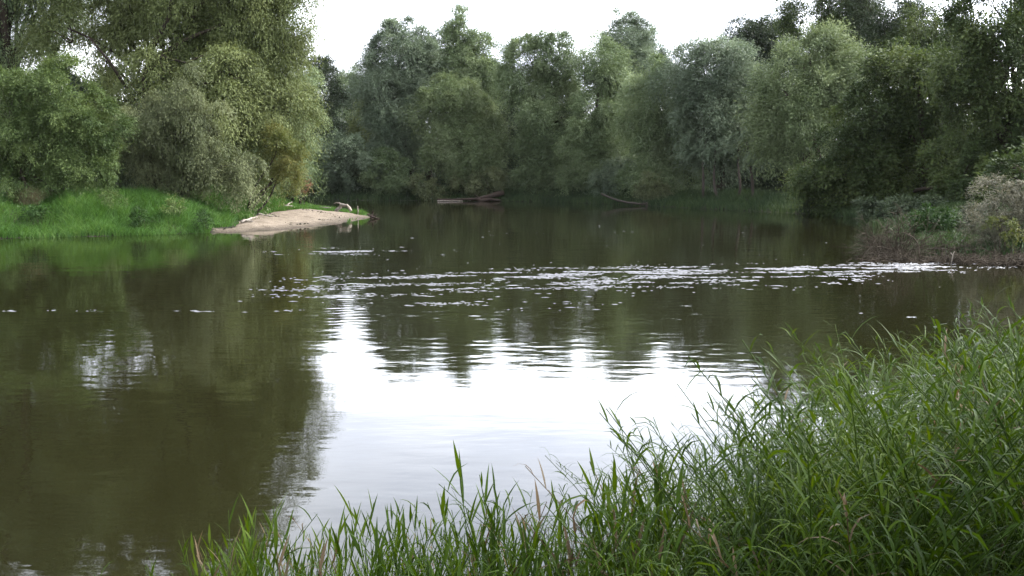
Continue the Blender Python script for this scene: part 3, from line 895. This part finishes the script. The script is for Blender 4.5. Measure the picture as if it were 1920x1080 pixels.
# ------------------------------------------------------------------ dead wood
def wood(name, label, cat, polys, mat, sides=7, group=None, seed=0, rings=8):
    rng = np.random.default_rng(900 + seed)
    tb = Tubes(sides)
    p0 = np.asarray(polys[0][0][0], float)
    for pts, ra, rb in polys:
        pts = np.asarray(pts, float) - p0
        t = np.linspace(0, 1, len(pts)); tt = np.linspace(0, 1, rings)
        pp = np.stack([np.interp(tt, t, pts[:, i]) for i in range(3)], -1)
        pp[1:-1] += rng.normal(size=(rings - 2, 3)) * ra * 0.25
        rr = np.linspace(ra, rb, rings) * (1 + 0.15 * rng.normal(size=rings))
        tb.add(pp, np.maximum(rr, rb * 0.5))
    o = tb.build(name, M[mat])
    o.location = p0
    return tag(o, label, cat, group)


def W(px, py, Y, z=None):
    p = at(px, py, Y)
    if z is not None: p[2] = z
    return p


wood("fallen_trunk", "dull brown fallen trunk with a raised broken end on the far waterline", "log",
     [([W(820, 374, 101, 0.12), W(870, 374, 101, 0.15), W(900, 373, 101, 0.25), W(925, 367, 101), W(944, 361, 101.5)], 0.12, 0.24),
      ([W(895, 374, 100.5, 0.2), W(940, 375, 100.5, 0.08)], 0.2, 0.12),
      ([W(900, 373, 100.6, 0.25), W(893, 368, 100.6), W(888, 364, 100.4)], 0.09, 0.03)], 'redwood', seed=1)
wood("bleached_branch", "bleached thin branch floating in front of the dull brown fallen trunk", "branch",
     [([W(820, 375, 100, 0.06), W(850, 375, 100, 0.07), W(868, 375, 100, 0.06)], 0.055, 0.03)], 'drift', seed=2)
wood("sunken_log", "half sunken dull log slanting from the bank into the water", "log",
     [([W(1128, 362, 91, 0.95), W(1150, 371, 89.5, 0.55), W(1185, 380, 87.5, 0.18), W(1212, 382, 86.5, 0.2)], 0.10, 0.08),
      ([W(1205, 381, 86.7, 0.2), W(1209, 376, 86.7, 0.45)], 0.06, 0.04),
      ([W(1212, 381, 86.5, 0.3), W(1213, 386, 86.5, -0.2)], 0.1, 0.08)], 'sunlog', seed=3)
wood("driftwood", "arched bleached driftwood on the back of the sandbar", "driftwood",
     [([W(630, 400, 66.5, 0.35), W(636, 392, 66.5, 0.62), W(643, 387, 66.3, 0.80), W(651, 389, 66, 0.74), W(658, 399, 66, 0.40)], 0.14, 0.09),
      ([W(643, 387, 66.4, 0.78), W(632, 384, 66.8, 0.95), W(626, 386, 67, 0.85)], 0.05, 0.025)], 'drift', seed=4)
wood("driftwood_pole", "straight bleached pole lying along the back of the sandbar", "driftwood",
     [([W(592, 389, 70.5, 0.45), W(620, 389, 70, 0.47)], 0.06, 0.04)], 'drift', seed=5, rings=4)
wood("stake", "thin pale stake standing on the sandbar tip", "stake",
     [([W(671, 399, 66, 0.1), W(671, 394, 66, 0.6), W(671, 386, 66)], 0.045, 0.03)], 'drift', seed=6, rings=4)
wood("stump", "dark knobbly root stump at the very tip of the sandbar", "stump",
     [([W(697, 410, 64, -0.1), W(697, 404, 64, 0.2), W(700, 394, 64)], 0.14, 0.05),
      ([W(697, 406, 64, 0.1), W(688, 402, 64, 0.3)], 0.1, 0.05),
      ([W(697, 406, 64, 0.1), W(706, 404, 64, 0.25)], 0.09, 0.03),
      ([W(697, 406, 63.8, 0.1), W(712, 411, 63.5, 0.02)], 0.07, 0.03)], 'redwood', seed=7)
wood("driftwood_branch", "bleached branch end at the upper edge of the sand", "driftwood",
     [([W(452, 413, 53, 0.35), W(470, 407, 53.5, 0.5), W(483, 402, 54, 0.55)], 0.07, 0.03),
      ([W(460, 410, 53.2, 0.4), W(474, 411, 53, 0.38)], 0.05, 0.03)], 'drift', seed=8)
wood("driftwood_branch", "pale stick lying where grass meets the sandbar", "driftwood",
     [([W(485, 396, 56, 0.65), W(512, 402, 56, 0.5)], 0.06, 0.04)], 'drift', seed=9, rings=5)
wood("driftwood_branch", "grey bleached branch in the grass behind the sand", "driftwood",
     [([W(534, 386, 67, 0.7), W(552, 387, 67, 0.6)], 0.09, 0.05), ([W(538, 384, 67, 0.75), W(548, 379, 67.3, 0.95)], 0.06, 0.03)], 'drift', seed=10, rings=5)
rng = np.random.default_rng(33)
for i in range(9):
    px = 1452 + i * 14 + rng.normal() * 4
    Y = np.interp(px, [1450, 1570], [75.5, 71.5])
    p = at(px, 402, Y); p[2] = 0.03
    wood("shore_wood", "pale stub of wood stranded on the muddy shore below the alder", "driftwood",
         [([p, p + np.array([rng.uniform(0.3, 0.9), rng.normal() * 0.3, rng.uniform(0.02, 0.12)])], 0.07, 0.05)], 'palebark',
         group="wood stubs on the muddy shore", seed=20 + i, rings=4)


def brush(name, label, seed, origins, mat='twig', n=60, L=1.6, sub=7, r=0.016, up=0.5, flat=0.6, parent=None):
    """A tangle of dead branches, each with side twigs, growing out of a few stems."""
    rng = np.random.default_rng(seed)
    tb = Tubes(4)
    o0 = np.asarray(origins[0], float)
    for i in range(n):
        o = np.asarray(origins[rng.integers(len(origins))], float) - o0 + rng.normal(size=3) * np.array([0.35, 0.35, 0.04])
        d = rng.normal(size=3) * np.array([1, 0.8, flat]); d[2] = abs(d[2]) * 0.7 + up * rng.random(); d = unit(d)
        ln = L * (0.5 + 0.8 * rng.random())
        t = np.linspace(0, 1, 6)[:, None]
        p = o + d * ln * t + np.array([0, 0, -0.45 * ln]) * t * t * rng.random() + rng.normal(size=3) * 0.15 * ln * t * t
        tb.add(p, np.linspace(r * 1.5, r * 0.5, 6))
        for k in range(sub):
            j = rng.integers(1, 5)
            d2 = unit(d + rng.normal(size=3) * 0.75)
            l2 = ln * (0.2 + 0.4 * rng.random())
            t2 = np.linspace(0, 1, 4)[:, None]
            p2 = p[j] + d2 * l2 * t2 + np.array([0, 0, -0.25 * l2]) * t2 * t2
            tb.add(p2, np.linspace(r * 0.8, r * 0.35, 4))
    ob = tb.build(name, M[mat], parent)
    ob.location = o0
    return tag(ob, label, "dead branches")


brush("dead_brush", "tall twiggy crown of dead brown branches standing out in the river", 71,
      [W(1660, 480, 35.5, 0.0), W(1672, 480, 35.5, 0.0), W(1690, 485, 35.0, 0.0)], n=75, L=1.6, up=1.0, flat=1.0, r=0.011)
brush("dead_brush", "low brown tangle of drowned twigs along the riffle's head", 72,
      [W(1640, 488, 34, 0), W(1700, 490, 33.5, 0), W(1760, 490, 33, 0), W(1720, 486, 34, 0)], n=130, L=0.75, up=0.2, flat=0.22, r=0.011)
brush("dead_brush", "dense brown heap of dead twigs under the tan-grey willow bush", 73,
      [W(1820, 490, 33, 0), W(1870, 495, 32.5, 0.05), W(1920, 500, 32, 0.1), W(1850, 480, 34.5, 0.1), W(1900, 480, 34.5, 0.15), W(1960, 500, 32, 0.1), W(1780, 470, 36, 0.2), W(1840, 470, 36, 0.2), W(1900, 470, 36, 0.25), W(1950, 480, 35, 0.2), W(1800, 492, 33, 0)], n=420, L=0.72, up=0.2, flat=0.3, r=0.011)
wood("dead_branch", "arching bare branch dipping into the water beside the dead brush", "branch",
     [([W(1725, 486, 33.5, 0.0), W(1722, 455, 33.6), W(1708, 442, 33.8), W(1690, 436, 34)], 0.028, 0.014)], 'twig', sides=5, seed=40)
wood("dead_branch", "short forked pale twig sticking up from the low tangle", "branch",
     [([W(1784, 488, 32.5, 0.0), W(1786, 478, 32.5), W(1790, 471, 32.5)], 0.02, 0.012), ([W(1786, 478, 32.5), W(1781, 473, 32.5)], 0.014, 0.008)], 'drift', sides=5, seed=41, rings=4)


# ------------------------------------------------------------------ reeds on the near bank
def strip_leaf(rng, p0, d0, ln, wd, bend, seg=7, roll=0.0):
    """An arching strap leaf: base point, start direction, length, width, droop."""
    d = np.array(d0, float); p = np.array(p0, float)
    horiz = np.array([d[0], d[1], 0.0]); horiz = horiz / max(np.linalg.norm(horiz), 1e-6)
    side = np.cross(np.array([0, 0, 1.0]), horiz)
    nr = np.cross(d, side)
    side = side * math.cos(roll) + nr * math.sin(roll)
    V = []
    st = ln / seg
    tw = rng.normal() * 0.25
    for i in range(seg + 1):
        t = i / seg
        w_ = wd * (0.45 + 2.6 * t * (1 - t) ** 1.1 if t < 0.28 else (1 - ((t - 0.28) / 0.72) ** 1.7) * 0.98 + 0.02)
        sd_ = side + nr * tw * t
        V += [p - sd_ * w_ * 0.5, p + np.array([0, 0, -0.12 * w_]), p + sd_ * w_ * 0.5]
        p = p + d * st
        d = d + np.array([0, 0, -bend / seg]); d = d / np.linalg.norm(d)
    Q = []
    for i in range(seg):
        a = 3 * i
        Q += [(a, a + 1, a + 4, a + 3), (a + 1, a + 2, a + 5, a + 4)]
    return np.array(V), np.array(Q)


def reed_variant(seed, H=1.5, nleaf=11, lmin=0.20, lmax=0.34, wid=0.022, bend=0.9, lean=0.12, start=0.30, open_=0.75, seg=7):
    rng = np.random.default_rng(seed)
    ang = rng.random() * 6.28
    t = np.linspace(0, 1, 9)[:, None]
    lv = np.array([math.cos(ang), math.sin(ang), 0]) * lean * H
    path = np.array([0, 0, H]) * t + lv * t ** 2.6
    sv = Tubes(5); sv.add(path, np.linspace(0.0045, 0.0018, 9))
    SV, SQ = np.concatenate(sv.v), np.concatenate(sv.q)
    LV, LQ, LT = [], [], []
    n = 0
    az = rng.random() * 6.28
    for k in range(nleaf):
        f = start + (1 - start) * (k + rng.random() * 0.5) / nleaf
        f = min(f, 0.995)
        p = np.array([np.interp(f, t[:, 0], path[:, i]) for i in range(3)])
        az += math.pi + rng.normal() * 0.5
        top = (f - start) / (1 - start)
        tilt = open_ * (1.0 - 0.55 * top) * (0.7 + 0.6 * rng.random())
        d = np.array([math.cos(az) * math.sin(tilt), math.sin(az) * math.sin(tilt), math.cos(tilt)])
        ln = rng.uniform(lmin, lmax) * (1.05 - 0.45 * top ** 3)
        V, Q = strip_leaf(rng, p, d, ln, wid * rng.uniform(0.75, 1.2), bend * rng.uniform(0.3, 1.4), seg, rng.normal() * 0.4)
        LV.append(V); LQ.append(Q + n); LT.append(np.full(len(V), np.clip(0.5 + rng.normal() * 0.2, 0, 1))); n += len(V)
    return (SV, SQ), (np.concatenate(LV), np.concatenate(LQ), np.concatenate(LT))


# the kinds of reed: upright ones at the water's edge, arching ones on the bank
UP = [reed_variant(2000 + i, H=1.35, nleaf=10, lmin=0.16, lmax=0.30, wid=0.0165, bend=0.7, lean=0.14, open_=0.62) for i in range(9)]
ARCH = [reed_variant(2100 + i, H=1.45, nleaf=20, lmin=0.15, lmax=0.30, wid=0.0105, bend=1.9, lean=0.42, open_=1.15) for i in range(10)]


def reed_meshes(var, mat):
    (SV, SQ), (LV, LQ, LT) = var
    sm_ = mesh_np("reed_stem", SV, SQ, tint=np.full(len(SV), 0.55), smooth=True); sm_.materials.append(M[mat])
    lm_ = mesh_np("reed_leaves", LV, LQ, tint=LT, smooth=True); lm_.materials.append(M[mat])
    return sm_, lm_


UPM = [reed_meshes(v, 'reed') for v in UP] + [reed_meshes(UP[2], 'reedtan'), reed_meshes(UP[5], 'reedtan')]
ARM = [reed_meshes(v, 'reed') for v in ARCH]


def put_reed(name, ms, loc, rz, sc, tilt, label, group):
    r = empty(name, loc)
    r.rotation_euler = (tilt[0], tilt[1], rz); r.scale = (sc, sc, sc)
    a = link("stem", ms[0], None, r); b = link("leaves", ms[1], None, r)
    tag(r, label, "reed", group)


# skyline of the reeds as the photo shows it: how high their tips reach at each pixel column
SK_X = [330, 400, 470, 560, 620, 700, 760, 830, 930, 1000, 1080, 1160, 1250, 1330, 1420, 1500, 1560, 1640, 1720, 1800, 1860, 1920, 2000]
SK_Y = [1065, 965, 950, 985, 945, 905, 965, 945, 865, 950, 930, 890, 830, 825, 765, 730, 690, 618, 640, 590, 615, 570, 560]


def sky_line(px):
    return np.interp(px, SK_X, SK_Y)


rng = np.random.default_rng(90)
count = 0
for i in range(190):                                     # upright reeds in the front row
    px = rng.uniform(345, 1260)
    Y = rng.uniform(4.4, 5.6)
    p = at(px, 900, Y)
    tipy = sky_line(px) + abs(rng.normal()) * 55 - 8
    tip = at(px, tipy, Y)[2]
    gz = max(float(ground_h(p[0:1], np.array([Y]))[0]), -0.05)
    hgt = tip - gz
    if hgt < 0.5: continue
    k = rng.integers(len(UPM)) if rng.random() < 0.6 else rng.integers(len(UPM) - 2)
    tan = (k >= len(UPM) - 2)
    put_reed("reed", UPM[k], (p[0], Y, gz), rng.uniform(0, 6.28), hgt / 1.42, (rng.normal() * 0.06, rng.normal() * 0.06),
             "tan withering reed among the green reeds at the water's edge" if tan else "upright broad-leaved green reed at the near water's edge",
             "withering reeds at the near water's edge" if tan else "green reeds at the near water's edge")
    count += 1
for i in range(120):                                     # arching reeds along the skyline of the thicket
    px = rng.uniform(1200, 1935)
    Y = np.interp(px, [1200, 1500, 1935], [6.2, 8.2, 10.2]) + rng.normal() * 0.5
    p = at(px, 900, Y)
    tip = at(px, sky_line(px) + abs(rng.normal()) * 25 - 12, Y)[2]
    gz = max(float(ground_h(p[0:1], np.array([Y]))[0]), -0.05)
    hgt = tip - gz
    if hgt < 0.5: continue
    put_reed("reed", ARM[rng.integers(len(ARM))], (p[0], Y, gz), rng.uniform(0, 6.28), hgt / 1.45, (rng.normal() * 0.07, rng.normal() * 0.07),
             "arching fine-leaved reed along the top of the near thicket", "arching reeds along the top of the near thicket")

# the rest of the thicket, one mass
allV, allQ, allT, nv = [], [], [], 0


def mass(var, loc, rz, sc, tx, ty):
    global nv
    (SV, SQ), (LV, LQ, LT) = var
    V = np.concatenate([SV, LV]); Q = np.concatenate([SQ, LQ + len(SV)]); T = np.concatenate([np.full(len(SV), 0.5), LT])
    c, s_ = math.cos(rz), math.sin(rz)
    R = np.array([[c, -s_, 0], [s_, c, 0], [0, 0, 1]])
    V = (V * sc) @ R.T
    V[:, 0] += V[:, 2] * tx; V[:, 1] += V[:, 2] * ty
    allV.append(V + np.asarray(loc)); allQ.append(Q + nv); allT.append(np.clip(T + rng.normal() * 0.18, 0, 1)); nv += len(V)


LOW = [reed_variant(2200 + i, H=1.45, nleaf=20, lmin=0.15, lmax=0.30, wid=0.0105, bend=1.9, lean=0.40, open_=1.2, start=0.15, seg=4) for i in range(10)]
LOWU = [reed_variant(2300 + i, H=1.35, nleaf=11, lmin=0.18, lmax=0.32, wid=0.0155, bend=0.8, lean=0.16, open_=0.65, start=0.15, seg=5) for i in range(8)]
n = 0
while n < 2700:
    Y = rng.uniform(3.9, 10.4)
    px = rng.uniform(350, 2050)
    edge = np.interp(px, [350, 900, 1200, 1500, 1900], [5.3, 5.6, 6.3, 8.6, 10.4])
    if Y > edge: continue
    if px < 700 and rng.random() < 0.3: continue
    p = at(px, 900, Y)
    gz = max(float(ground_h(p[0:1], np.array([Y]))[0]), -0.05)
    tip = at(px, sky_line(px) + 32 + abs(rng.normal()) * 60, Y)[2]
    hgt = min(tip - gz, 1.95) * rng.uniform(0.72, 1.0)
    if hgt < 0.3:
        hgt = 0.3
    v_ = LOWU[rng.integers(8)] if px < 1150 and rng.random() < 0.7 else LOW[rng.integers(10)]
    mass(v_, (p[0], Y, gz), rng.uniform(0, 6.28), hgt / 1.42, rng.normal() * 0.07, rng.normal() * 0.07)
    n += 1
gV, gQ, gT, gn = allV, allQ, allT, nv
allV, allQ, allT, nv = [], [], [], 0
while len(allV) < 55:
    Y = rng.uniform(4.0, 10.0); px = rng.uniform(500, 1960)
    if Y > np.interp(px, [350, 900, 1200, 1500, 1900], [5.3, 5.6, 6.3, 8.6, 10.4]): continue
    p = at(px, 900, Y); gz = max(float(ground_h(p[0:1], np.array([Y]))[0]), -0.05)
    hgt = (at(px, sky_line(px) + 30 + abs(rng.normal()) * 50, Y)[2] - gz) * rng.uniform(0.8, 1.0)
    if hgt < 0.4: continue
    mass(LOW[rng.integers(10)], (p[0], Y, gz), rng.uniform(0, 6.28), min(hgt, 1.95) / 1.42, rng.normal() * 0.15, rng.normal() * 0.15)
me = mesh_np("dry_reeds", np.concatenate(allV), np.concatenate(allQ), tint=np.concatenate(allT), smooth=True)
tag(link("dry_reeds", me, M['reedtan']), "dry tan stalks mixed through the green reed thicket", "reeds", kind='stuff')
allV, allQ, allT, nv = gV, gQ, gT, gn
me = mesh_np("reed_thicket", np.concatenate(allV), np.concatenate(allQ), tint=np.concatenate(allT), smooth=True)
tag(link("reed_thicket", me, M['reed']), "dense green thicket of reeds and grass on the near bank", "reeds", kind='stuff')


# ------------------------------------------------------------------ thin summer haze over the whole place
hz, hnt, hout = new_mat("haze")
pv = hnt.nodes.new("ShaderNodeVolumePrincipled")
pv.inputs["Color"].default_value = (0.93, 0.96, 1.0, 1)
pv.inputs["Density"].default_value = 0.000032
pv.inputs["Anisotropy"].default_value = 0.2
hnt.links.new(pv.outputs[0], hout.inputs["Volume"])
bx0, bx1 = np.array([-2600, -400, -6.0]), np.array([2600, 3500, 60.0])
hv = np.array([[(bx0, bx1)[i][0], (bx0, bx1)[j][1], (bx0, bx1)[k][2]] for i in (0, 1) for j in (0, 1) for k in (0, 1)])
hq = np.array([(0, 1, 3, 2), (4, 6, 7, 5), (0, 4, 5, 1), (2, 3, 7, 6), (0, 2, 6, 4), (1, 5, 7, 3)])
tag(link("haze", mesh_np("haze", hv, hq), hz), "thin pale haze over the river", "haze", kind='stuff')
